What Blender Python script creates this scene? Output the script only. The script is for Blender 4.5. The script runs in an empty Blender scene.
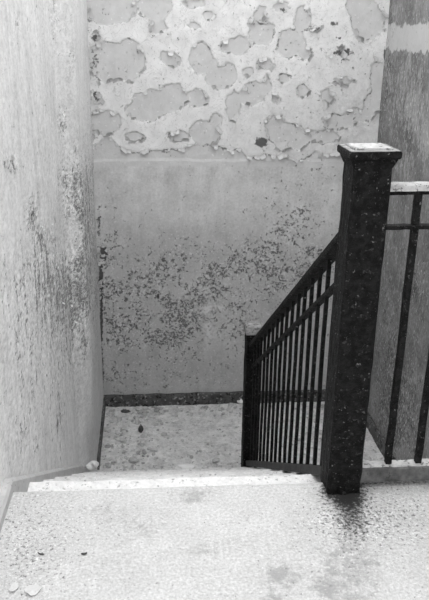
import bpy, bmesh, math, random
import numpy as np
from mathutils import Vector, Matrix

scene = bpy.context.scene
COL = scene.collection

# ------------------------------------------------------------------ camera
F_PX, PPX, PITCH, YAW, ROLL, EYE = 719.73, 181.09, 0.3575, 0.0489, -0.0026, 1.4664
cam_d = bpy.data.cameras.new('camera')
cam = bpy.data.objects.new('camera', cam_d)
COL.objects.link(cam)
cam_d.sensor_fit = 'VERTICAL'
cam_d.sensor_height = 24.0
cam_d.lens = 24.0 * F_PX / 600.0
cam_d.shift_x = (214.5 - PPX) / 600.0
cam_d.clip_start = 0.02
_cy, _sy, _cp, _sp = math.cos(YAW), math.sin(YAW), math.cos(PITCH), math.sin(PITCH)
FWD = Vector((_sy * _cp, _cy * _cp, -_sp))
_r = Vector((_cy, -_sy, 0)); _u = _r.cross(FWD)
RIGHT = _r * math.cos(ROLL) + _u * math.sin(ROLL)
UP = _u * math.cos(ROLL) - _r * math.sin(ROLL)
cam.matrix_world = Matrix(((RIGHT.x, UP.x, -FWD.x, 0), (RIGHT.y, UP.y, -FWD.y, 0),
                           (RIGHT.z, UP.z, -FWD.z, EYE), (0, 0, 0, 1)))
scene.camera = cam

# ------------------------------------------------------------------ sky, sun, exposure
world = bpy.data.worlds.new('overcast_sky')
scene.world = world
world.use_nodes = True
bg = world.node_tree.nodes['Background']
bg.inputs['Color'].default_value = (1, 1, 1, 1)
bg.inputs['Strength'].default_value = 1.0
sun_d = bpy.data.lights.new('sun', 'SUN')
sun_d.energy = 0.5
sun_d.angle = math.radians(45)
sun = bpy.data.objects.new('sun', sun_d)
COL.objects.link(sun)
SUN_DIR = Vector((-0.05, 0.50, 0.86))           # from the ground towards the sun
sun.rotation_euler = SUN_DIR.to_track_quat('Z', 'Y').to_euler()
sun.location = (0, 4, 6)
vs = scene.view_settings
vs.view_transform = 'Standard'
vs.look = 'None'
vs.gamma = 1.0
vs.use_curve_mapping = False
vs.exposure = 1.25

# ------------------------------------------------------------------ measures (metres)
XL, XR, YB = -0.37, 1.66, 5.15        # left / right / far wall of the lower landing
YE = 2.103                             # edge of the upper floor
ZD = -1.355                            # lower landing
WALL_TOP, YF = 2.45, -0.6
SLOPE = 0.6359
RAIL_X = 0.646

def left_x(y):
    """plan line of the left wall: it drifts in slowly and steps in at the lower landing"""
    y = np.asarray(y, dtype=float)
    base = -0.505 + 0.045 * np.clip((y - 1.8) / 2.2, -0.6, 1)
    t = np.clip((y - 3.92) / 0.30, 0, 1); t = t * t * (3 - 2 * t)
    return base * (1 - t) + XL * t

# ------------------------------------------------------------------ numpy helpers
_tab = np.random.RandomState(7).rand(256, 256)

def vnoise(u, v, seed=0):
    u = u + seed * 17.31; v = v + seed * 9.77
    i = np.floor(u).astype(int); j = np.floor(v).astype(int)
    fu = u - i; fv = v - j
    fu = fu * fu * (3 - 2 * fu); fv = fv * fv * (3 - 2 * fv)
    g = lambda a, b: _tab[a % 256, b % 256]
    return (g(i, j) * (1 - fu) + g(i + 1, j) * fu) * (1 - fv) + (g(i, j + 1) * (1 - fu) + g(i + 1, j + 1) * fu) * fv

def fbm(u, v, octaves=4, seed=0):
    a, s, n = 0.5, 0.0, 0.0
    for k in range(octaves):
        s = s + a * vnoise(u * 2 ** k, v * 2 ** k, seed + k); n += a; a *= 0.5
    return s / n * 2 - 1

def to_photo(P):
    """measured place of a point of the room in the reference photograph"""
    V = P - np.array([0, 0, EYE])
    z = np.maximum(V @ np.array(FWD), 0.05)
    return PPX + F_PX * (V @ np.array(RIGHT)) / z, 300 - F_PX * (V @ np.array(UP)) / z

def hit(px, py, axis, val):
    v = FWD + RIGHT * ((px - PPX) / F_PX) - UP * ((py - 300) / F_PX)
    C = Vector((0, 0, EYE))
    return C + v * ((val - C[axis]) / v[axis])

def patches(x, y, blobs):
    """signed distance (in photo pixels) to a union of ellipses (cx, cy, rx, ry)"""
    f = np.full(x.shape, -60.0)
    for cx, cy, rx, ry in blobs:
        rho = np.sqrt(((x - cx) / rx) ** 2 + ((y - cy) / ry) ** 2)
        f = np.maximum(f, (1 - rho) * min(rx, ry))
    return f

def soft(x, y, blobs):
    s = np.zeros(x.shape)
    for cx, cy, rx, ry, w in blobs:
        s = s + w * np.exp(-(((x - cx) / rx) ** 2 + ((y - cy) / ry) ** 2))
    return s

# ------------------------------------------------------------------ node helper (all shades are greys, so scalars do)
class Mat:
    def __init__(self, name, rough=0.8, spec=0.25):
        self.m = bpy.data.materials.new(name); self.m.use_nodes = True
        self.t = self.m.node_tree; self.b = self.t.nodes['Principled BSDF']
        self.b.inputs['Roughness'].default_value = rough
        self.b.inputs['Specular IOR Level'].default_value = spec
        self.co = self.t.nodes.new('ShaderNodeTexCoord').outputs['Object']
        self.sep = None
    def _set(self, sock, v):
        if isinstance(v, (int, float)): sock.default_value = v
        else: self.t.links.new(v, sock)
    def math(self, op, a, b=0.0, c=0.0):
        n = self.t.nodes.new('ShaderNodeMath'); n.operation = op
        self._set(n.inputs[0], a); self._set(n.inputs[1], b); self._set(n.inputs[2], c)
        return n.outputs[0]
    def add(self, a, b): return self.math('ADD', a, b)
    def sub(self, a, b): return self.math('SUBTRACT', a, b)
    def mul(self, a, b): return self.math('MULTIPLY', a, b)
    def mix(self, f, a, b):
        n = self.t.nodes.new('ShaderNodeMix'); n.data_type = 'FLOAT'
        self._set(n.inputs[0], f); self._set(n.inputs[2], a); self._set(n.inputs[3], b)
        return n.outputs[0]
    def step(self, v, lo, hi):
        n = self.t.nodes.new('ShaderNodeMapRange'); n.interpolation_type = 'SMOOTHSTEP'
        self._set(n.inputs[0], v); self._set(n.inputs[1], lo); self._set(n.inputs[2], hi)
        return n.outputs[0]
    def vec(self, sx=1, sy=1, sz=1, off=0):
        n = self.t.nodes.new('ShaderNodeMapping'); n.inputs['Scale'].default_value = (sx, sy, sz)
        n.inputs['Location'].default_value = (off, off * 0.7, off * 1.3)
        self.t.links.new(self.co, n.inputs['Vector']); return n.outputs[0]
    def noise(self, scale, detail=3, rough=0.55, vec=None, dist=0.0):
        n = self.t.nodes.new('ShaderNodeTexNoise')
        n.inputs['Scale'].default_value = scale; n.inputs['Detail'].default_value = detail
        n.inputs['Roughness'].default_value = rough; n.inputs['Distortion'].default_value = dist
        self.t.links.new(vec if vec is not None else self.co, n.inputs['Vector'])
        return n.outputs[0]
    def voronoi(self, scale, vec=None, feature='F1', out='Distance'):
        n = self.t.nodes.new('ShaderNodeTexVoronoi'); n.feature = feature
        n.inputs['Scale'].default_value = scale
        self.t.links.new(vec if vec is not None else self.co, n.inputs['Vector'])
        return n.outputs[out]
    def attr(self, name):
        n = self.t.nodes.new('ShaderNodeAttribute'); n.attribute_name = name
        return n.outputs['Fac']
    def axis(self, i):
        if self.sep is None:
            self.sep = self.t.nodes.new('ShaderNodeSeparateXYZ'); self.t.links.new(self.co, self.sep.inputs[0])
        return self.sep.outputs[i]
    def done(self, col, height=None, dist=0.004, strength=1.0):
        self._set(self.b.inputs['Base Color'], col) if not isinstance(col, (int, float)) else \
            setattr(self.b.inputs['Base Color'], 'default_value', (col, col, col, 1))
        if height is not None:
            n = self.t.nodes.new('ShaderNodeBump'); n.inputs['Distance'].default_value = dist
            n.inputs['Strength'].default_value = strength
            self.t.links.new(height, n.inputs['Height']); self.t.links.new(n.outputs[0], self.b.inputs['Normal'])
        return self.m

# ------------------------------------------------------------------ materials
def mat_back_wall():
    M = Mat('peeling_paint_far_wall', 0.75)
    f = M.attr('bare')                                 # > 0 where the top coat has come away
    fine = M.sub(M.noise(42, 4, 0.65), 0.5)
    fe = M.add(f, M.mul(fine, 0.75))
    bare = M.step(fe, -0.03, 0.03)
    worn = M.attr('worn')
    coat = M.add(0.76, M.mul(M.sub(M.noise(11, 5, 0.6), 0.5), 0.42))
    crease = M.step(M.math('ABSOLUTE', M.sub(M.noise(13, 3, 0.5, M.vec(1, 1, 1, 8), 1.5), 0.5)), 0.018, 0.0)
    coat = M.mix(M.mul(crease, 0.55), coat, 0.42)
    scuff = M.step(M.noise(22, 5, 0.7), 0.60, 0.68)
    coat = M.mix(M.mul(scuff, 0.6), coat, 0.56)
    coat = M.mix(worn, coat, M.add(0.62, M.mul(M.sub(M.noise(30, 5, 0.75, M.vec(1, 1, 1, 9)), 0.5), 0.75)))
    under = M.add(0.60, M.mul(M.sub(M.noise(12, 5, 0.65), 0.5), 0.24))
    under = M.mix(M.step(M.noise(36, 4, 0.7, M.vec(1, 1, 1, 3)), 0.62, 0.67), under, 0.74)
    c = M.mix(bare, coat, under)
    rim = M.mul(M.step(M.math('ABSOLUTE', M.sub(fe, 0.05)), 0.13, 0.04), M.step(M.add(M.noise(15, 4, 0.7, M.vec(1, 1, 1, 2)), M.mul(M.attr('rims'), 0.22)), 0.60, 0.68))
    c = M.mix(M.mul(rim, 0.8), c, 0.16)                # painted shade under the lifted edges, broken up by noise
    dado = M.attr('dado')
    low = M.add(0.58, M.mul(M.sub(M.noise(7, 5, 0.6), 0.5), 0.40))
    low = M.add(low, M.mul(M.sub(M.noise(6, 4, 0.6, M.vec(3, 3, 0.5)), 0.5), 0.22))
    low = M.add(low, M.mul(M.sub(M.noise(60, 4, 0.75), 0.5), 0.40))
    darkening = M.attr('darkening')
    low = M.mix(M.mul(darkening, 0.55), low, 0.29)
    c = M.mix(dado, c, low)
    d = M.attr('spots')
    n1 = M.add(M.mul(M.noise(62, 4, 0.7), 0.65), M.mul(M.noise(20, 3), 0.35))
    s1 = M.step(M.add(n1, M.mul(d, 0.15)), 0.605, 0.67)
    c = M.mix(M.mul(s1, 0.75), c, 0.06)
    n2 = M.noise(58, 3, 0.6, M.vec(1, 1, 1, 5))
    s2 = M.step(M.add(n2, M.mul(d, 0.14)), 0.63, 0.69)
    c = M.mix(M.mul(s2, 0.7), c, 0.66)
    c = M.mix(M.mul(M.attr('pale'), M.step(M.noise(30, 4), 0.35, 0.55)), c, 0.66)
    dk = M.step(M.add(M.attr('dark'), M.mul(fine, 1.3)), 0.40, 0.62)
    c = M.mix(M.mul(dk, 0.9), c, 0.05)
    h = M.sub(M.add(M.mul(M.noise(45, 5, 0.7), 0.6), M.mul(bare, -0.6)), M.mul(s1, 0.7))
    return M.done(c, h, 0.007, 0.9)

def mat_left_wall():
    M = Mat('streaked_paint_left_wall', 0.7)
    st = M.noise(9, 5, 0.65, M.vec(1, 2.2, 0.35))
    st2 = M.noise(30, 5, 0.75, M.vec(1, 0.7, 0.8, 3))
    c = M.add(0.74, M.mul(M.sub(st, 0.5), 0.42))
    c = M.add(c, M.mul(M.sub(M.noise(3.2, 4), 0.5), 0.30))
    d = M.attr('spots')
    grain = M.add(0.42, M.mul(d, 1.1))
    c = M.add(c, M.mul(M.sub(st2, 0.5), grain))
    c = M.add(c, M.mul(M.sub(M.noise(62, 5, 0.8, M.vec(1, 0.5, 1, 2)), 0.5), M.mul(grain, 1.6)))
    c = M.mix(M.mul(M.attr('darkening'), 0.8), c, 0.27)
    n1 = M.add(M.mul(M.noise(60, 5, 0.75, M.vec(1, 0.45, 0.9)), 0.65), M.mul(M.noise(15, 3, 0.5, M.vec(1, 1.0, 0.5)), 0.35))
    s1 = M.step(M.add(n1, M.mul(d, 0.125)), 0.61, 0.67)
    c = M.mix(M.mul(s1, 0.72), c, 0.08)
    n2 = M.noise(60, 4, 0.7, M.vec(1, 0.45, 0.9, 9))
    s2 = M.step(M.add(n2, M.mul(d, 0.10)), 0.635, 0.69)
    c = M.mix(M.mul(s2, 0.7), c, 0.82)
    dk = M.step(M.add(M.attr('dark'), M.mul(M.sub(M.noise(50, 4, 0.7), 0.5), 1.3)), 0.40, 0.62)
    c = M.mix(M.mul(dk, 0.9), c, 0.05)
    h = M.sub(M.add(M.mul(M.noise(50, 5, 0.7), 0.6), M.mul(st2, 0.5)), M.mul(s1, 0.7))
    return M.done(c, h, 0.006, 0.9)

def mat_right_wall():
    M = Mat('peeling_paint_right_wall', 0.75)
    st = M.noise(13, 5, 0.7, M.vec(1, 2.2, 0.8))
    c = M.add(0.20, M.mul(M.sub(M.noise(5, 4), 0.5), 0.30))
    c = M.add(c, M.mul(M.sub(M.noise(52, 4, 0.75, M.vec(1, 1.4, 0.7, 2)), 0.5), 0.40))
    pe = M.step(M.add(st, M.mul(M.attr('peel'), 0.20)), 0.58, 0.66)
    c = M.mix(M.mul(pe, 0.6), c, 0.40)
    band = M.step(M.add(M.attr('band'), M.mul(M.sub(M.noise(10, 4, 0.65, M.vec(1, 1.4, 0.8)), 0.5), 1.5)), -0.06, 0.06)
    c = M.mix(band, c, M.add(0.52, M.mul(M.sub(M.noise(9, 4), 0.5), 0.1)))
    d = M.attr('spots')
    n1 = M.add(M.mul(M.noise(50, 4, 0.7, M.vec(1, 1.3, 0.6)), 0.65), M.mul(M.noise(14, 3), 0.35))
    s1 = M.step(M.add(n1, M.mul(d, 0.13)), 0.615, 0.67)
    c = M.mix(M.mul(s1, 0.75), c, 0.05)
    n2 = M.noise(70, 3, 0.6, M.vec(1, 1.3, 0.5, 4))
    c = M.mix(M.mul(M.step(M.add(n2, M.add(M.mul(d, 0.06), M.mul(M.attr('peel'), 0.06))), 0.63, 0.68), 0.75), c, 0.58)
    h = M.add(M.mul(M.noise(60, 4), 0.5), M.mul(pe, 0.5))
    return M.done(c, h, 0.004, 0.8)

def mat_plain(name, base, var=0.15, scale=20, dark=0.0, rough=0.85, hs=80):
    M = Mat(name, rough)
    c = M.add(base, M.mul(M.sub(M.noise(scale, 5, 0.6), 0.5), var))
    if dark:
        c = M.mix(M.mul(M.step(M.noise(hs * 0.7, 4, 0.65), 0.60, 0.66), dark), c, 0.05)
    return M.done(c, M.noise(hs, 4), 0.004, 0.7)

def mat_floor():
    M = Mat('worn_pale_floor', 0.8)
    c = M.add(0.54, M.mul(M.sub(M.noise(6, 5, 0.65), 0.5), 0.26))
    c = M.add(c, M.mul(M.sub(M.noise(110, 4, 0.8), 0.5), 0.8))
    st = M.step(M.add(M.mul(M.noise(30, 5, 0.75), 1.3), M.attr('stain')), 0.78, 1.15)
    c = M.mix(M.mul(st, 0.75), c, 0.28)
    g = M.step(M.add(M.noise(80, 5, 0.75), M.mul(M.attr('grit'), 0.14)), 0.61, 0.68)
    c = M.mix(M.mul(g, 0.8), c, 0.10)
    w2 = M.step(M.add(M.noise(95, 4, 0.7, M.vec(1, 1, 1, 6)), M.mul(M.attr('grit'), 0.10)), 0.62, 0.68)
    c = M.mix(M.mul(w2, 0.7), c, 0.85)
    rust_shade = M.step(M.add(M.attr('rust_shade'), M.mul(M.sub(M.noise(80, 5, 0.8), 0.5), 2.6)), 0.22, 1.05)
    c = M.mix(rust_shade, c, 0.03)  # post's soft shadow and rust stain, painted into the floor colour
    return M.done(c, M.noise(90, 5, 0.7), 0.004, 0.55)

def mat_tread(name='dusty_step_plaster', base=0.66):
    M = Mat(name, 0.85)
    c = M.add(base, M.mul(M.sub(M.noise(16, 5, 0.65), 0.5), 0.40))
    c = M.add(c, M.mul(M.sub(M.noise(55, 4, 0.7), 0.5), 0.40))
    c = M.mix(M.mul(M.step(M.noise(45, 4, 0.7), 0.58, 0.65), 0.6), c, 0.14)
    return M.done(c, M.noise(60, 4), 0.008, 0.8)

def mat_landing():
    M = Mat('littered_landing', 0.9)
    c = M.add(0.74, M.mul(M.sub(M.noise(12, 5, 0.7), 0.5), 0.9))
    c = M.add(c, M.mul(M.sub(M.noise(38, 5, 0.75), 0.5), 0.9))
    c = M.mix(M.mul(M.step(M.noise(30, 5, 0.75), 0.58, 0.66), 0.8), c, 0.08)
    c = M.mix(M.mul(M.step(M.noise(36, 4, 0.7, M.vec(1, 1, 1, 6)), 0.58, 0.64), 0.8), c, 0.85)
    return M.done(c, M.noise(35, 5, 0.75), 0.02, 1.0)

def mat_iron(name='flaking_black_paint', base=0.0075, fleck=0.6, thr=0.60):
    M = Mat(name, 0.65, 0.15)
    c = M.mix(M.step(M.noise(38, 5, 0.75), 0.42, 0.60), base * 0.35, base * 1.9)
    s = M.step(M.noise(60, 4, 0.7), thr, thr + 0.05)
    c = M.mix(M.mul(s, fleck), c, 0.08)
    s2 = M.step(M.noise(75, 3, 0.7, M.vec(1, 1, 1, 4)), thr + 0.06, thr + 0.10)
    c = M.mix(M.mul(s2, fleck), c, 0.30)
    return M.done(c, M.add(M.noise(34, 5, 0.75), M.mul(s, 0.4)), 0.014, 1.0)

def mat_top(name, lo=0.64, dark=0.6):
    M = Mat(name, 0.7)
    c = M.add(lo, M.mul(M.sub(M.noise(25, 5, 0.7), 0.5), 0.6))
    c = M.mix(M.mul(M.step(M.noise(48, 4, 0.7), 0.55, 0.62), dark), c, 0.06)
    return M.done(c, M.noise(60, 4), 0.006, 0.8)

def mat_base_board():
    M = Mat('scuffed_dark_baseboard', 0.75)
    c = M.add(0.09, M.mul(M.sub(M.noise(18, 5, 0.7), 0.5), 0.22))
    c = M.mix(M.mul(M.step(M.noise(26, 4, 0.7), 0.54, 0.60), 0.85), c, 0.012)
    c = M.mix(M.mul(M.step(M.noise(38, 4, 0.7, M.vec(1, 1, 1, 4)), 0.58, 0.63), 0.7), c, 0.42)
    return M.done(c, M.noise(40, 4), 0.008, 0.9)

MB, ML, MR = mat_back_wall(), mat_left_wall(), mat_right_wall()
MFL, MTR, MTR1, MLD = mat_floor(), mat_tread(), mat_tread('bright_step_plaster', 0.80), mat_landing()
MIRON = mat_iron()
MIRON_POST = mat_iron('rusted_post_paint', 0.006, 0.55, 0.595)
MCAP = mat_top('weathered_cap_paint', 0.43, 0.7)
MLEDGE = mat_top('worn_ledge_paint', 0.24, 0.9)
MCAP2 = mat_top('dull_cap_paint', 0.30, 0.7)
MRAILTOP = mat_top('flaking_white_rail_paint', 0.42, 0.75)
MCURB = mat_plain('grimy_rail_paint', 0.09, 0.30, 22, 0.85)
MSLOPE = mat_plain('dark_grimy_rail_paint', 0.05, 0.08, 30, 0.8)
MSKIRT = mat_plain('grey_skirting_paint', 0.50, 0.25, 18, 0.4)
MBASE = mat_base_board()
MFLAKE = mat_plain('curled_paint_flake', 0.56, 0.3, 40, 0.5)
MDARKFL = mat_plain('dark_scrap', 0.07, 0.08, 40)
MRUB = mat_plain('plaster_rubble', 0.52, 1.3, 9, 0.35)
MCHIP = mat_plain('dull_white_chip', 0.62, 0.15, 30, 0.2)
MLUMP = mat_plain('white_plaster', 0.78, 0.15, 30, 0.1)
MCONC = mat_plain('bare_concrete', 0.35, 0.2, 12, 0.5)

# ------------------------------------------------------------------ mesh helpers
def link(name, me, mat, parent=None, kind=None, label=None, cat=None, group=None):
    o = bpy.data.objects.new(name, me); COL.objects.link(o)
    if mat: me.materials.append(mat)
    if parent: o.parent = parent
    if kind: o['kind'] = kind
    if label: o['label'] = label
    if cat: o['category'] = cat
    if group: o['group'] = group
    return o

def empty(name, loc, label, cat, group=None):
    o = bpy.data.objects.new(name, None); COL.objects.link(o); o.location = loc
    o.empty_display_size = 0.1
    o['label'] = label; o['category'] = cat
    if group: o['group'] = group
    return o

def bm_obj(name, bm, mat, parent=None, smooth=False, **kw):
    if parent is not None: bmesh.ops.translate(bm, verts=bm.verts, vec=-Vector(parent.location))
    bmesh.ops.recalc_face_normals(bm, faces=bm.faces)
    me = bpy.data.meshes.new(name); bm.to_mesh(me); bm.free()
    if smooth:
        for p in me.polygons: p.use_smooth = True
    return link(name, me, mat, parent, **kw)

def hexa(bm, lo, hi, bevel=0.0, segs=2):
    """box between two corners, edges rounded"""
    r = bmesh.ops.create_cube(bm, size=1)
    vsx = r['verts']
    for v in vsx:
        v.co = Vector(((lo[i] + hi[i]) / 2 + v.co[i] * (hi[i] - lo[i])) for i in range(3))
    if bevel:
        es = {e for v in vsx for e in v.link_edges}
        bmesh.ops.bevel(bm, geom=list(es), offset=bevel, segments=segs, affect='EDGES', profile=0.5)

def sweep(bm, prof, path, closed_prof=True):
    """prof: list of (across, up) in the XZ sense; path: list of (point, across_vec, up_vec)"""
    rings = []
    for p, a, u in path:
        rings.append([bm.verts.new(Vector(p) + Vector(a) * c + Vector(u) * d) for c, d in prof])
    n = len(prof)
    for r0, r1 in zip(rings, rings[1:]):
        for i in range(n):
            bm.faces.new((r0[i], r0[(i + 1) % n], r1[(i + 1) % n], r1[i]))
    bm.faces.new(rings[0][::-1]); bm.faces.new(rings[-1])

def surface(name, P, mat, back, attrs=None, kind='structure', smooth=True):
    """P: (m, n, 3) grid of the face one sees; `back` is a vector to the hidden side that closes it to a slab"""
    m, n = P.shape[:2]
    idx = np.arange(m * n).reshape(m, n)
    quads = np.stack([idx[:-1, :-1], idx[1:, :-1], idx[1:, 1:], idx[:-1, 1:]], -1).reshape(-1, 4)
    rim = np.concatenate([idx[0, :-1], idx[:-1, -1], idx[-1, :0:-1], idx[:0:-1, 0]])
    V = P.reshape(-1, 3)
    bk = V[rim] + np.array(back)
    base = m * n; k = len(rim)
    ob = base + np.arange(k)
    side = np.stack([rim, np.roll(rim, -1), np.roll(ob, -1), ob], -1)
    me = bpy.data.meshes.new(name)
    verts = np.concatenate([V, bk])
    loops = np.concatenate([quads.reshape(-1), side.reshape(-1), ob])
    nq = len(quads) + k
    me.vertices.add(len(verts)); me.vertices.foreach_set('co', verts.reshape(-1).astype(np.float32))
    me.loops.add(len(loops)); me.loops.foreach_set('vertex_index', loops.astype(np.int32))
    me.polygons.add(nq + 1)
    st = np.concatenate([np.arange(nq) * 4, [nq * 4]]); me.polygons.foreach_set('loop_start', st.astype(np.int32))
    me.update(calc_edges=True); me.validate()
    sm = np.zeros(nq + 1, bool); sm[:len(quads)] = smooth
    me.polygons.foreach_set('use_smooth', sm)
    for an, av in (attrs or {}).items():
        a = me.attributes.new(an, 'FLOAT', 'POINT')
        a.data.foreach_set('value', np.concatenate([av.reshape(-1), av.reshape(-1)[rim]]).astype(np.float32))
    bm = bmesh.new(); bm.from_mesh(me); bmesh.ops.recalc_face_normals(bm, faces=bm.faces); bm.to_mesh(me); bm.free()
    return link(name, me, mat, kind=kind)

# ------------------------------------------------------------------ far wall
BARE = [(108, 6, 27, 20), (157, 4, 17, 20), (158, 24, 8, 12), (112, 63, 29, 20), (128, 62, 19, 20), (150, 106, 25, 15), (172, 99, 14, 16),
        (103, 123, 19, 12), (194, 26, 9, 5), (194, 3, 9, 5), (171, 59, 9, 7), (202, 58, 12, 15), (212, 66, 8, 9),
        (233, 47, 15, 9), (240, 42, 6, 8), (222, 78, 15, 13), (229, 70, 8, 9), (197, 98, 10, 9), (233, 106, 8, 15), (251, 96, 10, 11),
        (205, 133, 16, 11), (254, 30, 6, 9), (208, 15, 6, 5), (262, 33, 12, 9), (269, 31, 4, 8), (292, 45, 15, 14), (304, 52, 10, 8),
        (304, 19, 9, 11), (318, 29, 8, 4), (254, 93, 13, 11), (266, 84, 5, 8), (368, 20, 17, 22), (360, 4, 14, 14), (343, 81, 9, 4),
        (327, 97, 8, 7), (377, 84, 7, 22), (371, 103, 7, 10), (290, 138, 22, 14), (275, 126, 8, 10), (303, 92, 8, 8), (262, 14, 7, 8), (283, 6, 8, 6),
        (340, 122, 16, 8), (362, 114, 14, 7), (318, 138, 20, 7), (246, 72, 5, 5), (285, 80, 5, 5), (268, 64, 8, 5), (216, 120, 6, 6),
        (276, 100, 5, 6), (180, 136, 9, 5), (135, 138, 8, 4)]
ZT = np.arange(WALL_TOP, ZD - 0.06, -0.009)
xs = np.arange(XL - 0.10, XR + 0.061, 0.009)
GX, GZ = np.meshgrid(xs, ZT)
P = np.stack([GX, np.full_like(GX, YB), GZ], -1)
ix, iy = to_photo(P.reshape(-1, 3)); ix = ix.reshape(GX.shape); iy = iy.reshape(GX.shape)
f = patches(ix, iy, BARE)
f = f + 5.0 * fbm(GX * 13, GZ * 13, 5, 1) + np.where(ix > 250, 2.5, 0.6) * fbm(GX * 30, GZ * 30, 3, 14)
free = fbm(GX * 4.5, GZ * 4.5, 4, 5) * 20 - 3                       # the part of the wall above the picture
w = np.clip((iy + 8) / 8, 0, 1); f = f * w + free * (1 - w)
edge_y = 150 + 9 * fbm(GX * 7, GZ * 0 + 3, 4, 8) + np.interp(ix, [88, 105, 120, 180, 200, 260, 330, 390], [-6, -12, -1, 0, -6, 6, 6, 2])
f = np.maximum(f, np.clip((iy - edge_y) * 1.0, -60, 12) + 2.0 * fbm(GX * 25, GZ * 25, 3, 2))
f = np.clip(f / 10, -1, 1)
dado = np.clip((iy - 165.5 + 1.2 * fbm(GX * 9, GZ * 9, 3, 3)) / 2.0, 0, 1)
spots = soft(ix, iy, [(225, 275, 75, 30, .55), (155, 325, 50, 22, .55), (300, 225, 40, 50, .55), (110, 270, 16, 60, .5), (230, 265, 25, 14, .4),
                      (200, 330, 70, 18, .35), (170, 290, 60, 30, .4), (130, 365, 40, 25, .25), (240, 375, 70, 20, .15), (320, 255, 30, 25, .5),
                      (280, 75, 45, 60, .22), (350, 110, 40, 40, .35), (95, 60, 8, 45, .7), (345, 55, 20, 12, .5), (262, 141, 9, 7, .4)])
spots += 0.18 * np.clip((iy - 225) / 40, 0, 1)
spots = np.where(iy < 165, np.clip(spots - 0.15, 0, 2), spots)
clump = np.clip(0.75 + 1.1 * fbm(GX * 7, GZ * 7, 3, 15), 0.1, 1.6)
spots = spots * clump
worn = np.clip(soft(ix, iy, [(310, 135, 75, 34, .9), (360, 95, 30, 40, .6), (270, 20, 14, 30, .4)]), 0, .85)
rims = soft(ix, iy, [(240, 150, 160, 14, .9), (340, 60, 50, 70, .6), (95, 70, 10, 60, .6), (270, 60, 40, 60, .3)])
darkening = 0.75 * np.clip((iy - 205) / 50, 0, 1) + 0.3 * fbm(GX * 3, GZ * 3, 3, 4) * np.clip((iy - 190) / 30, 0, 1)  # darker towards the bottom, with random mottling
pale = soft(ix, iy, [(208, 322, 4, 24, 1.1), (219, 308, 14, 3, 1.0), (199, 311, 7, 3, 1.0), (215, 335, 6, 6, .6), (226, 322, 3, 12, .5), (160, 160, 60, 3, .25)])
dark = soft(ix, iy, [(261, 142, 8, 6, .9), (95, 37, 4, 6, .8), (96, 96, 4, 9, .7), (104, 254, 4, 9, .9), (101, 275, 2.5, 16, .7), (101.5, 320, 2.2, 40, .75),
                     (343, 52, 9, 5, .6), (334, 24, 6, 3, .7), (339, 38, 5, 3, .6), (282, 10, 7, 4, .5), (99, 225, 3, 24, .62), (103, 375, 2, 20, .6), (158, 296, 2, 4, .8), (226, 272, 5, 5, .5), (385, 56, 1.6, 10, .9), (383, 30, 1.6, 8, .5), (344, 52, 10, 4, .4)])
P[..., 1] += 0.006 * (1 / (1 + np.exp(-f * 30)) ) * (iy < 160) + 0.004 * fbm(GX * 2.2, GZ * 2.2, 4, 6) - 0.0015 * fbm(GX * 25, GZ * 25, 3, 9)
FW = dict(f=f, P=P.copy(), ix=ix, iy=iy)
wall_back = surface('wall_back', P, MB, (0, 0.25, 0), dict(bare=f, dado=dado, rims=rims, worn=worn, spots=spots, darkening=darkening, pale=pale, dark=dark))

# ------------------------------------------------------------------ left wall
ys = np.concatenate([np.arange(YF - 0.02, 1.5, 0.08), np.arange(1.5, YB + 0.061, 0.011)])
zs = np.arange(WALL_TOP, ZD - 0.06, -0.012)
GY, GZ = np.meshgrid(ys, zs)
GXl = left_x(GY)
P = np.stack([GXl, GY, GZ], -1)
ix, iy = to_photo(P.reshape(-1, 3)); ix = ix.reshape(GY.shape); iy = iy.reshape(GY.shape)
spots = soft(ix, iy, [(75, 190, 15, 30, .95), (32, 215, 7, 18, .9), (12, 165, 9, 9, .6), (62, 122, 5, 14, .7), (60, 290, 40, 45, .55), (76, 310, 22, 55, .75),
                      (88, 240, 10, 55, .85), (40, 270, 30, 25, .35), (18, 25, 4, 10, .55), (54, 10, 3, 40, .5), (45, 240, 10, 18, .6), (60, 420, 4, 40, .5),
                      (20, 440, 22, 30, .35), (20, 350, 30, 60, .28), (50, 360, 30, 60, .2), (92, 150, 8, 60, .3), (70, 60, 4, 20, .4), (60, 160, 60, 60, .1)])
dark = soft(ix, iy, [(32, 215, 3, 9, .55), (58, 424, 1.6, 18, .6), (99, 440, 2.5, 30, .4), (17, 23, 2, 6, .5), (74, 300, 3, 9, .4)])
darkening = soft(ix, iy, [(92, 445, 8, 40, .55), (98, 330, 8, 110, .28), (45, 330, 60, 70, .10), (10, 440, 35, 50, .12)])  # darker by the far corner and low on the wall
P[..., 0] += 0.006 * fbm(GY * 1.7, GZ * 1.7, 4, 11) + 0.0015 * fbm(GY * 20, GZ * 9, 3, 12)
wall_left = surface('wall_left', P, ML, (-0.3, 0, 0), dict(spots=spots, dark=dark, darkening=darkening))

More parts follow.
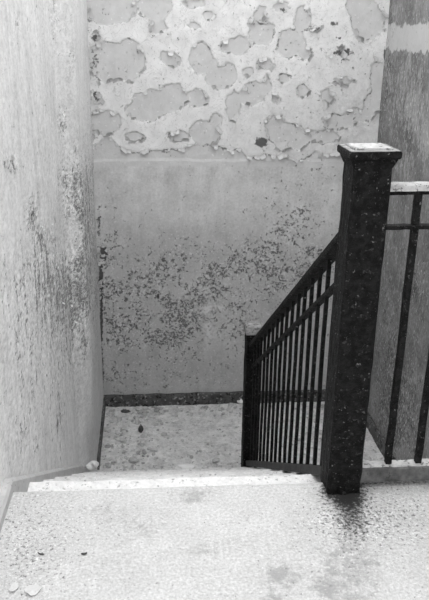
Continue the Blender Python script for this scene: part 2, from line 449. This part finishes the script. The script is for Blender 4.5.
# ------------------------------------------------------------------ right wall
zs = np.arange(WALL_TOP, ZD - 1.45, -0.014)
GY, GZ = np.meshgrid(ys, zs)
P = np.stack([np.full_like(GY, XR), GY, GZ], -1)
ix, iy = to_photo(P.reshape(-1, 3)); ix = ix.reshape(GY.shape); iy = iy.reshape(GY.shape)
band = np.minimum((GZ - 1.35) / 0.1, (1.50 - GZ) / 0.1)
spots = soft(ix, iy, [(415, 285, 12, 26, .9), (400, 420, 30, 50, .75), (390, 330, 12, 40, .4), (395, 380, 20, 60, .5), (388, 70, 5, 35, .7), (400, 120, 20, 50, .35), (384, 270, 8, 40, .4)]) + 0.10
peel = soft(ix, iy, [(405, 90, 30, 45, .5), (427, 140, 9, 16, 1.5), (412, 112, 9, 22, .8), (405, 165, 12, 12, .6), (395, 15, 6, 10, .6), (395, 240, 20, 50, .2)])
P[..., 0] += 0.005 * fbm(GY * 1.7, GZ * 1.7, 4, 21) + 0.002 * fbm(GY * 18, GZ * 10, 3, 22)
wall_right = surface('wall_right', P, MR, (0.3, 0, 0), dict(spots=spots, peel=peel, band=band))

# ------------------------------------------------------------------ upper floor
gx = np.arange(-0.62, XR + 0.05, 0.011)
gy = np.concatenate([np.arange(YF - 0.05, 1.2, 0.08), np.arange(1.2, YE - 0.0305, 0.011)])
gyz = [(y, 0.0) for y in gy]
for a in np.linspace(0, 90, 6):                                        # rounded, worn nosing
    gyz.append((YE - 0.02 + 0.02 * math.sin(math.radians(a)), -0.02 + 0.02 * math.cos(math.radians(a))))
gyz += [(YE, -0.06), (YE, -0.12), (YE, -0.20)]
gyz = np.array(gyz)
GX, GY = np.meshgrid(gx, gyz[:, 0]); GZ = np.repeat(gyz[:, 1][:, None], len(gx), 1)
P = np.stack([GX, GY, GZ], -1)
ix, iy = to_photo(P.reshape(-1, 3)); ix = ix.reshape(GX.shape); iy = iy.reshape(GX.shape)
stain = soft(ix, iy, [(280, 575, 22, 14, .45), (195, 498, 16, 8, .4), (145, 530, 25, 12, .25), (110, 510, 50, 12, .2), (350, 570, 40, 60, .35), (275, 600, 14, 10, .4),
                      (200, 552, 25, 12, .25), (148, 475, 30, 8, .2), (325, 590, 14, 10, .3), (60, 560, 60, 50, .08)])
grit = soft(ix, iy, [(30, 550, 40, 50, .6), (390, 520, 60, 40, .6), (340, 520, 40, 20, .6), (90, 520, 60, 20, .2)])
rust_shade = soft(ix, iy, [(344, 494, 24, 12, .95), (350, 510, 19, 24, .62), (357, 532, 20, 26, .34), (326, 488, 6, 8, .5), (388, 482, 60, 3.5, .75)])  # painted shade before the post foot and in the gap under the rail
P[..., 2] += 0.004 * fbm(GX * 3, GY * 3, 4, 31) + 0.0015 * fbm(GX * 22, GY * 22, 3, 32)
P[-9:, :, 1] += 0.008 * fbm(GX[-9:] * 9, GX[-9:] * 0 + 2, 4, 33)
surface('floor', P, MFL, (0, -0.0, -0.22), dict(stain=stain, grit=grit, rust_shade=rust_shade))

# ------------------------------------------------------------------ stairs
NOS = [(YE, 0.0)] + [(YE + 0.271 * k, -0.15 - 0.174 * (k - 1)) for k in range(1, 8)]
stairs = empty('staircase', (0, YE, 0), 'flight of worn pale plaster steps going down along the left wall to the lower landing', 'stairs')
for k in range(1, 8):
    y1, z1 = NOS[k]; y0 = NOS[k - 1][0] - 0.03
    zb = (NOS[k + 1][1] if k < 7 else ZD) - 0.12
    xr = 0.665
    pr = [(y0, z1), *[(y0 + (y1 - y0 - 0.02) * t, z1) for t in np.linspace(0.06, 1, 22)]]
    for a in np.linspace(15, 90, 5):
        pr.append((y1 - 0.02 + 0.02 * math.sin(math.radians(a)), z1 - 0.02 + 0.02 * math.cos(math.radians(a))))
    pr += [(y1, z1 - 0.05), (y1 - 0.005, z1 - 0.11), (y1 - 0.005, zb)]
    pr = np.array(pr)
    sx = np.linspace(float(left_x(y1)) - 0.015, xr, 100)
    GX, GY = np.meshgrid(sx, pr[:, 0]); GZ = np.repeat(pr[:, 1][:, None], len(sx), 1)
    P = np.stack([GX, GY, GZ], -1)
    P[..., 2] += 0.005 * fbm(GX * 4 + k * 5, GY * 4, 4, 40 + k) + 0.002 * fbm(GX * 25, GY * 25, 3, 50 + k)
    P[22:, :, 1] += 0.010 * fbm(GX[22:] * 8, GX[22:] * 0 + k, 4, 60 + k)
    o = surface('step', P, MTR1 if k == 1 else MTR, (0, 0, -0.10), kind=None)
    o.data.transform(Matrix.Translation(-stairs.location)); o.parent = stairs
# sloping soffit under the flight, closing it on the stairwell side
bm = bmesh.new()
pts = [(YE - 0.05, -0.30), (NOS[7][0] - 0.02, ZD - 0.02), (NOS[7][0] - 0.02, ZD - 0.30), (YE - 0.05, -0.55)]
a = [bm.verts.new((-0.44, y, z)) for y, z in pts]; b = [bm.verts.new((0.655, y, z)) for y, z in pts]
bm.faces.new(a); bm.faces.new(b[::-1])
for i in range(4): bm.faces.new((a[i], a[(i + 1) % 4], b[(i + 1) % 4], b[i]))
bm_obj('soffit', bm, MCONC, stairs)

# skirting that follows the left wall: level on the upper floor, then sloping with the stairs
bm = bmesh.new()
path = []
for y in [YF, 0.6, 1.2, 1.6, 1.9, 2.04, 2.10, 2.3, 2.6, 2.9, 3.2, 3.5, 3.8, 3.93]:
    zt = 0.042 if y < 2.08 else 0.045 - SLOPE * (y - YE) * 0.985
    path.append(((float(left_x(y)), y, zt), (1, 0, 0), (0, 0, 1)))
sweep(bm, [(-0.02, -0.30), (0.026, -0.30), (0.028, -0.012), (0.020, -0.001), (0.010, 0.0), (-0.02, 0.0)], path)
bm_obj('baseboard_stairs', bm, MSKIRT, kind='structure')

# ------------------------------------------------------------------ lower landing and lower flight
gx = np.arange(XL - 0.1, XR + 0.04, 0.012); gy = np.concatenate([np.arange(NOS[7][0] - 0.06, YB + 0.03, 0.012)])
GX, GY = np.meshgrid(gx, gy)
P = np.stack([GX, GY, np.full_like(GX, ZD)], -1)
P[..., 2] += 0.008 * fbm(GX * 5, GY * 5, 4, 71) + 0.004 * fbm(GX * 22, GY * 22, 3, 72)
surface('floor_landing', P, MLD, (0, 0, -0.2))
bm = bmesh.new()
for k in range(1, 7):
    y1 = NOS[7][0] - 0.06 - 0.27 * (k - 1)
    hexa(bm, (0.67, y1 - 0.27, ZD - 0.17 * k - 0.3), (XR + 0.02, y1 + 0.005, ZD - 0.17 * k), 0.008)
bm_obj('floor_lower_flight', bm, MLD, kind='structure')
bm = bmesh.new(); hexa(bm, (0.62, YE - 0.18, ZD - 1.4), (XR + 0.02, YE - 0.03, -0.06))
bm_obj('wall_stairwell', bm, MCONC, kind='structure')

# baseboards of the landing
def board(name, p0, p1, nrm, h, t, mat):
    bm = bmesh.new(); path = []
    n = 24
    for i in range(n + 1):
        q = Vector(p0).lerp(Vector(p1), i / n); q.z += 0.004 * math.sin(i * 2.3) * math.sin(i * 0.9)
        path.append((q, nrm, (0, 0, 1)))
    sweep(bm, [(-0.01, -0.02), (t, -0.02), (t, h - 0.014), (t - 0.006, h), (-0.01, h)], path)
    return bm_obj(name, bm, mat, kind='structure')
board('baseboard_back', (XL, YB, ZD), (XR, YB, ZD), (0, -1, 0), 0.098, 0.022, MBASE)
board('baseboard_left', (XL + 0.002, 4.25, ZD), (XL + 0.002, YB - 0.02, ZD), (1, 0, 0), 0.09, 0.012, MBASE)
board('baseboard_right', (XR, NOS[7][0] - 0.05, ZD), (XR, YB - 0.02, ZD), (-1, 0, 0), 0.10, 0.022, MBASE)

# ------------------------------------------------------------------ newel posts
def newel(x, y, z, h, w, label, drop=0.0, over=0.0175, mcap=None):
    """x, y: near left corner of the shaft"""
    c = Vector((x + w / 2, y + w / 2, z))
    t = empty('newel_post', c, label, 'post')
    bm = bmesh.new()
    r = w / 2
    levels = [(-drop, r), (0.03, r * 1.0), (0.25, r), (0.5, r), (0.75, r), (h - 0.075, r), (h - 0.05, r)]
    rings = []
    b = 0.007
    rnd = random.Random(3)
    zz = np.concatenate([[-drop], np.linspace(0.0, h - 0.045, 26)])
    N = 8
    for q in zz:
        ring = []
        per = []
        for s in range(4):
            A = [(-r, -r), (r, -r), (r, r), (-r, r)][s]; B = [(r, -r), (r, r), (-r, r), (-r, -r)][s]
            d = ((B[0] - A[0]) / w, (B[1] - A[1]) / w)
            for k in range(N):
                tt = b + (w - 2 * b) * k / (N - 1)
                per.append((A[0] + d[0] * tt, A[1] + d[1] * tt, d[1], -d[0]))
        for px, py, nx, ny in per:
            rough = 0.0016 + 0.003 * max(0, 1 - max(q, 0) / 0.12)
            e = rnd.uniform(-1, 1) * rough - 0.004 * max(0, 1 - max(q, 0) / 0.05)
            ring.append(bm.verts.new((c.x + px + nx * e, c.y + py + ny * e, z + q)))
        rings.append(ring)
    n = len(rings[0])
    for r0, r1 in zip(rings, rings[1:]):
        for i in range(n): bm.faces.new((r0[i], r0[(i + 1) % n], r1[(i + 1) % n], r1[i]))
    bm.faces.new(rings[0][::-1]); bm.faces.new(rings[-1])
    bm_obj('shaft', bm, MIRON_POST, t)
    # collar: flares out under the cap
    def tower(prof, name, mat, par):
        bm = bmesh.new(); rr = []
        for q, e in prof:
            rr.append([bm.verts.new((c.x + sx * e, c.y + sy * e, z + q)) for sx, sy in ((-1, -1), (1, -1), (1, 1), (-1, 1))])
        for r0, r1 in zip(rr, rr[1:]):
            for i in range(4): bm.faces.new((r0[i], r0[(i + 1) % 4], r1[(i + 1) % 4], r1[i]))
        bm.faces.new(rr[0][::-1]); bm.faces.new(rr[-1])
        bmesh.ops.bevel(bm, geom=list(bm.edges), offset=0.0018, segments=2, affect='EDGES')
        o = bm_obj(name, bm, mat, par); return o
    tower([(h - 0.050, r + 0.0005), (h - 0.044, r + over * .15), (h - 0.028, r + over * .55), (h - 0.022, r + over * .6)], 'collar', MIRON_POST, t)
    tower([(h - (0.023 if not mcap else 0.045), r + over * .8), (h - (0.020 if not mcap else 0.042), r + over), (h - 0.003, r + over), (h, r + over * .85)], 'cap', mcap or MIRON_POST, t)
    tower([(h - 0.002, r * .93), (h + 0.006, r * .91), (h + 0.012, r * 0.15)], 'cap_plate', mcap or MCAP, t)['label'] = 'pale weathered cap plate'
    # thin pale worn skin on the ledge around the plate
    bm = bmesh.new()
    e0, e1 = r * .99, r + over * .8
    lo = [bm.verts.new((c.x + sx * e1, c.y + sy * e1, z + h + 0.0006)) for sx, sy in ((-1, -1), (1, -1), (1, 1), (-1, 1))]
    li = [bm.verts.new((c.x + sx * e0, c.y + sy * e0, z + h + 0.0012)) for sx, sy in ((-1, -1), (1, -1), (1, 1), (-1, 1))]
    lb = [bm.verts.new(v.co - Vector((0, 0, 0.004))) for v in lo]; lc = [bm.verts.new(v.co - Vector((0, 0, 0.004))) for v in li]
    for i in range(4):
        j = (i + 1) % 4
        bm.faces.new((lo[i], lo[j], li[j], li[i])); bm.faces.new((lb[j], lb[i], lc[i], lc[j]))
        bm.faces.new((lo[j], lo[i], lb[i], lb[j])); bm.faces.new((li[i], li[j], lc[j], lc[i]))
    bm_obj('cap_ledge', bm, MLEDGE, t)
    return t

PX, PY, PW = 0.5890, 2.014, 0.1130
LX, LY = 0.603, 4.0505
newel(PX, PY, 0.0, 1.15, PW, 'tall dark square newel post with pale cap at the top of the stairs', drop=0.03)
newel(LX, LY, ZD, 1.112, 0.095, 'small far dark newel post with worn cap at the foot of the stairs', drop=0.02, over=0.007, mcap=MCAP2)

# ------------------------------------------------------------------ sloping railing
Y0, Y1 = PY + PW, LY                      # between the posts
ZTOP = 0.948                              # handrail top above the line of the nosings
zs_at = lambda y, off: off - SLOPE * (y - YE)
rail = empty('stair_railing', (RAIL_X, (Y0 + Y1) / 2, zs_at((Y0 + Y1) / 2, 0.03)),
             'black sloping railing with thin upright bars running down beside the steps', 'railing')
ang = math.atan(SLOPE)
upn = (0, math.sin(ang), math.cos(ang))
SAG = 0.0
def sag(y): return -SAG * (y - Y0) / (Y1 - Y0)
def slope_bar(name, prof, off, mat, wob=0.0, n=40, ya=Y0 - 0.004, yb=Y1 + 0.004, x=RAIL_X):
    bm = bmesh.new(); path = []
    for i in range(n + 1):
        y = ya + (yb - ya) * i / n
        d = wob * (math.sin(i * 1.7) + math.sin(i * 0.73 + 1)) / 2
        path.append(((x + d * 0.4, y, zs_at(y, off) + d + sag(y)), (1, 0, 0), upn))
    sweep(bm, prof, path)
    return bm_obj(name, bm, mat, rail)
SAG = 0.045
slope_bar('handrail', [(-0.026, -0.030), (0.026, -0.030), (0.029, -0.022), (0.029, -0.008), (0.022, 0.0), (-0.022, 0.0), (-0.029, -0.008), (-0.029, -0.022)], ZTOP, MIRON, 0.0025)
slope_bar('mid_rail', [(-0.013, -0.012), (0.013, -0.012), (0.013, 0.002), (-0.013, 0.002)], ZTOP - 0.165, MIRON, 0.001)
SAG = 0.0
slope_bar('bottom_rail', [(-0.024, -0.034), (0.024, -0.034), (0.024, 0.0), (-0.024, 0.0)], 0.052, MSLOPE, 0.001)
NB = 17
SAG = 0.045
for i in range(NB):
    y = Y0 + (Y1 - Y0) * (i + 0.6) / (NB + 0.2)
    bm = bmesh.new(); s = 0.0068; path = []
    z0, z1 = zs_at(y, 0.040), zs_at(y, ZTOP - 0.032) + sag(y)
    for k in range(9):
        q = k / 8; rr = random.Random(i * 31 + k)
        path.append(((RAIL_X + rr.uniform(-.0012, .0012), y + rr.uniform(-.0012, .0012), z0 + (z1 - z0) * q), (1, 0, 0), (0, 1, 0)))
    sweep(bm, [(-s, -s), (s, -s), (s, s), (-s, s)], path)
    bm_obj('baluster', bm, MIRON, rail)

# ------------------------------------------------------------------ level railing to the right
RY = 2.07
X0, X1 = PX + PW - 0.003, XR - 0.002
guard = empty('landing_railing', ((X0 + X1) / 2, RY, 0.02), 'level railing with flaking white top rail, right of the tall post, along the landing edge', 'railing')
def level_bar(name, prof, z, mat, wob=0.0, n=50, seed=0):
    bm = bmesh.new(); path = []
    for i in range(n + 1):
        rr = random.Random(seed * 99 + i)
        path.append(((X0 + (X1 - X0) * i / n, RY, z + wob * rr.uniform(-1, 1)), (0, 1, 0), (0, 0, 1)))
    sweep(bm, prof, path); return bm_obj(name, bm, mat, guard)
level_bar('top_rail', [(-0.024, -0.020), (0.024, -0.020), (0.024, -0.003), (0.019, 0.0), (-0.019, 0.0), (-0.024, -0.003)], 1.046, MRAILTOP, 0.0006)['label'] = 'top rail in flaking white paint'
level_bar('rail_strip', [(-0.018, -0.012), (0.018, -0.012), (0.018, 0.001), (-0.018, 0.001)], 1.026, MIRON, 0.0006, seed=1)
mr = level_bar('mid_rail', [(-0.013, -0.012), (0.013, -0.012), (0.013, 0.0), (-0.013, 0.0)], 0.920, MIRON, 0.0012, seed=2)
level_bar('bottom_rail', [(-0.026, -0.05), (0.026, -0.05), (0.026, 0.0), (0.022, 0.003), (-0.022, 0.003), (-0.026, 0.0)], 0.076, MCURB, 0.0012, seed=3)
level_bar('pale_dust', [(-0.019, 0.0), (0.021, 0.0), (0.017, 0.006), (-0.015, 0.006)], 0.078, MRAILTOP, 0.002, seed=4)['label'] = 'pale flakes lying along the bottom rail'
i = 0; x = 0.806
while x < X1 - 0.02:
    bm = bmesh.new(); path = []; s = 0.0098
    for k in range(13):
        q = k / 12; rr = random.Random(i * 57 + k)
        path.append(((x + rr.uniform(-.0016, .0016), RY + rr.uniform(-.001, .001), 0.072 + (1.020 - 0.072) * q), (1, 0, 0), (0, 1, 0)))
    sweep(bm, [(-s, -s), (s, -s), (s, s), (-s, s)], path)
    bm_obj('baluster', bm, MIRON, guard)
    i += 1; x += 0.1045
# ------------------------------------------------------------------ curled paint on the far wall
rnd = random.Random(11)
def curl(bm, p, nrm, out, along, l, w, lift, n=4):
    """a strip of paint that is still fixed at p and bends away from the wall towards `out`"""
    rows = []
    for j in range(n + 1):
        t = j / n
        q = p + out * (l * (t - 0.35 * t * t)) + nrm * (0.001 + lift * l * t ** 1.6)
        ww = w * (1 - 0.45 * t) * rnd.uniform(0.85, 1.1)
        rows.append([bm.verts.new(q - along * ww / 2 + nrm * 0.001), bm.verts.new(q), bm.verts.new(q + along * ww / 2 + nrm * 0.001 * rnd.random())])
    for a, b in zip(rows, rows[1:]):
        for k in range(2): bm.faces.new((a[k], a[k + 1], b[k + 1], b[k]))

bm = bmesh.new()
f, P, ix, iy = FW['f'], FW['P'], FW['ix'], FW['iy']
gz_, gx_ = np.gradient(f)
cand = np.argwhere((np.abs(f) < 0.06) & (iy < 163) & (ix > 86))
rs = np.random.RandomState(5)
rs.shuffle(cand)
cnt = 0
for a, b in cand:
    x_, y_ = ix[a, b], iy[a, b]
    p_ = 0.10
    if 138 < y_ < 162: p_ = 0.30
    if 255 < x_ < 390 and y_ > -10: p_ = max(p_, 0.16)
    if y_ < -20: p_ = 0.05
    if rnd.random() > p_: continue
    g = Vector((gx_[a, b], 0, -gz_[a, b]))
    if g.length < 1e-6: continue
    g.normalize()
    g = (g + Vector((rnd.uniform(-.4, .4), 0, rnd.uniform(-.5, .2)))).normalized()
    al = Vector((g.z, 0, -g.x))
    s = rnd.choice([0.012, 0.018, 0.024, 0.032, 0.042])
    curl(bm, Vector(P[a, b]) - g * 0.004, Vector((0, -1, 0)), g, al, s, s * rnd.uniform(0.8, 1.7), rnd.uniform(0.35, 1.0))
    cnt += 1
for cx, cy, sx, sy, n in [(96, 37, 4, 7, 9), (97, 96, 4, 9, 14), (104, 255, 4, 8, 12), (92, 20, 2, 10, 6), (102, 285, 2, 20, 10), (90, 130, 3, 12, 6), (310, 268, 12, 5, 8), (340, 52, 8, 5, 10)]:
    for _ in range(n):
        q = hit(cx + rnd.gauss(0, sx * .6), cy + rnd.gauss(0, sy * .6), 1, YB - 0.002)
        if q.x < XL + 0.012: q.x = XL + 0.012
        ga = rnd.uniform(0, 6.28); g = Vector((math.cos(ga), 0, math.sin(ga)))
        s = rnd.uniform(0.015, 0.04)
        curl(bm, q, Vector((0, -1, 0)), g, Vector((g.z, 0, -g.x)), s, s * rnd.uniform(.6, 1.2), rnd.uniform(.4, .9))
o = bm_obj('peeling_paint', bm, MFLAKE, wall_back, kind='stuff')
md = o.modifiers.new('thickness', 'SOLIDIFY'); md.thickness = 0.0012

# flakes still hanging on the left wall
bm = bmesh.new()
for cx, cy, sx, sy, n in [(32, 215, 4, 14, 10), (75, 190, 10, 22, 26), (62, 122, 4, 10, 10), (12, 165, 6, 6, 8), (90, 235, 6, 40, 26), (70, 310, 18, 40, 30), (60, 25, 8, 25, 8), (45, 240, 8, 16, 10)]:
    for _ in range(n):
        qx, qy = cx + rnd.gauss(0, sx * .7), cy + rnd.gauss(0, sy * .7)
        if qx > 94: continue
        q = hit(qx, qy, 0, -0.47); q = hit(qx, qy, 0, float(left_x(q.y)) + 0.004)
        g = Vector((0, rnd.uniform(-.6, .6), rnd.choice((-1, 1)))).normalized()
        s = rnd.uniform(0.008, 0.022)
        curl(bm, q, Vector((1, 0, 0)), g, Vector((0, g.z, -g.y)), s, s * rnd.uniform(.4, .9), rnd.uniform(.3, .8))
o = bm_obj('peeling_paint', bm, MFLAKE, wall_left, kind='stuff')
md = o.modifiers.new('thickness', 'SOLIDIFY'); md.thickness = 0.001

# ------------------------------------------------------------------ rubble and scraps
def chunk(bm, c, s, flat=0.6, seed=0):
    r = random.Random(seed)
    v = bmesh.ops.create_icosphere(bm, subdivisions=1, radius=1)['verts']
    M = Matrix.Rotation(r.uniform(0, 6.28), 3, 'Z')
    ax, ay = s * r.uniform(.7, 1.3), s * r.uniform(.6, 1.1)
    for q in v:
        k = q.co * r.uniform(0.72, 1.1)
        q.co = Vector(c) + M @ Vector((k.x * ax, k.y * ay, k.z * s * flat))

bm = bmesh.new()
for k in range(620):
    x = rnd.uniform(XL + 0.03, XR - 0.05); y = rnd.uniform(4.06, YB - 0.04)
    if rnd.random() < 0.45: x = rnd.uniform(XL + 0.03, 0.1)
    if rnd.random() < 0.3: y = YB - 0.04 - abs(rnd.gauss(0, 0.15))
    if LX - 0.03 < x < LX + PW + 0.03 and y < LY + PW + 0.03: continue
    if y < 4.05: continue
    if any((Vector((x, y, 0)) - Vector((*hit(cx, cy, 2, ZD)[:2], 0))).length < 0.09 for cx, cy in ((141, 430), (125, 412))): continue
    s = min(0.034, 0.006 + abs(rnd.gauss(0, 0.009)))
    chunk(bm, (x, y, ZD + s * 0.3), s, 0.6, k)
bm_obj('plaster_rubble', bm, MRUB, kind='stuff', label='grey plaster rubble strewn over the lower landing', cat='rubble')

bm = bmesh.new()
for k in range(220):
    n = rnd.randint(1, 7)
    x = rnd.uniform(-0.43, 0.60) if rnd.random() < .6 else -0.44 + abs(rnd.gauss(0, .12)); y = rnd.uniform(NOS[n - 1][0] + 0.02, NOS[n][0] - 0.02)
    s = min(0.016, 0.003 + abs(rnd.gauss(0, 0.004)))
    chunk(bm, (min(x, .6), y, NOS[n][1] + s * 0.3), s, 0.6, 1000 + k)
bm_obj('plaster_crumbs', bm, MLUMP, kind='stuff', label='pale plaster crumbs lying on the stair treads', cat='rubble')

bm = bmesh.new()
for k in range(420):
    u = rnd.random()
    if u < .45: px, py = rnd.gauss(40, 35), rnd.gauss(555, 35)
    elif u < .8: px, py = rnd.gauss(390, 35), rnd.gauss(530, 35)
    else: px, py = rnd.uniform(0, 429), rnd.uniform(492, 600)
    if py < 491 or py > 615: continue
    q = hit(px, py, 2, 0.0)
    if q.x < float(left_x(q.y)) + 0.04: continue
    if PX - 0.02 < q.x < PX + PW + .02 and q.y > PY - 0.02: continue
    s = min(0.006, 0.0012 + abs(rnd.gauss(0, 0.0014)))
    chunk(bm, (q.x, q.y, s * 0.25), s, 0.5, 3000 + k)
bm_obj('floor_grit', bm, MRUB, kind='stuff', label='fine grit scattered over the pale upper floor', cat='grit')

def lump(name, px, py, z, s, mat, label, cat, flat=0.6, seed=0, group=None):
    q = hit(px, py, 2, z)
    bm = bmesh.new()
    v = bmesh.ops.create_icosphere(bm, subdivisions=3, radius=1)['verts']
    r = random.Random(seed); o1, o2 = r.random() * 9, r.random() * 9
    for w_ in v:
        d = w_.co.copy()
        k = 1 + 0.75 * float(fbm(np.array([d.x * 1.6 + o1 + d.z * 1.2]), np.array([d.y * 1.6 + o2 - d.z * .8]), 4, seed)[0])
        w_.co = Vector((d.x * k * s[0], d.y * k * s[1], max(d.z * k, -0.75) * s[2]))
    bmesh.ops.recalc_face_normals(bm, faces=bm.faces)
    me = bpy.data.meshes.new(name); bm.to_mesh(me); bm.free()
    o = link(name, me, mat, label=label, cat=cat, group=group)
    o.location = (q.x, q.y, z + 0.62 * s[2])
    return o
def chip(name, px, py, z, l, w, mat, label, cat, seed=0, rot=0.0):
    """flat scrap of paint with an irregular outline, slightly curled"""
    q = hit(px, py, 2, z)
    r = random.Random(seed); bm = bmesh.new(); n = 12
    c = bm.verts.new((0, 0, 0.001)); ring = []
    for i in range(n):
        a = 2 * math.pi * i / n; k = r.uniform(0.7, 1.05)
        ring.append(bm.verts.new((math.cos(a) * l / 2 * k, math.sin(a) * w / 2 * k, 0.001 + 0.006 * abs(math.cos(a)) ** 2 * r.random())))
    for i in range(n): bm.faces.new((c, ring[i], ring[(i + 1) % n]))
    me = bpy.data.meshes.new(name); bm.to_mesh(me); bm.free()
    o = link(name, me, mat, label=label, cat=cat)
    md = o.modifiers.new('thickness', 'SOLIDIFY'); md.thickness = 0.002; md.offset = 1
    o.location = (q.x, q.y, z + 0.002); o.rotation_euler = (0, 0, rot)
    return o
lump('plaster_lump', 93, 467, NOS[7][1], (0.036, 0.035, 0.024), MLUMP, 'white plaster lump at the left wall on the lowest step', 'plaster', seed=1)
lump('plaster_lump', 239, 402, ZD, (0.035, 0.03, 0.04), MLUMP, 'round white plaster lump against the far dark baseboard beside the small post', 'plaster', seed=2)
lump('plaster_lump', 186, 469, NOS[7][1], (0.05, 0.03, 0.016), MLUMP, 'low white plaster lump at the middle edge of the steps', 'plaster', seed=3)
chip('paint_chip', 33, 591, 0, 0.055, 0.045, MCHIP, 'largest white paint chip lying at the bottom left of the upper floor', 'paint chip', seed=4, rot=.5)
chip('paint_chip', 14, 589, 0, 0.035, 0.028, MCHIP, 'smaller white paint chip at the floor edge by the left wall', 'paint chip', seed=5, rot=1.4)
chip('dark_scrap', 84, 555, 0, 0.020, 0.010, MDARKFL, 'tiny black scrap alone on the pale upper floor', 'scrap', seed=6, rot=.2)
chip('dark_scrap', 41, 555, 0, 0.024, 0.006, MDARKFL, 'thin dark sliver on the upper floor near the left wall', 'scrap', seed=7, rot=-.2)
lump('dark_clod', 141, 430, ZD, (0.018, 0.035, 0.02), MDARKFL, 'dark clod in the middle of the lower landing rubble', 'clod', seed=8)
lump('dark_clod', 125, 412, ZD, (0.04, 0.024, 0.012), MDARKFL, 'dark clod close to the far baseboard on the landing', 'clod', seed=9)
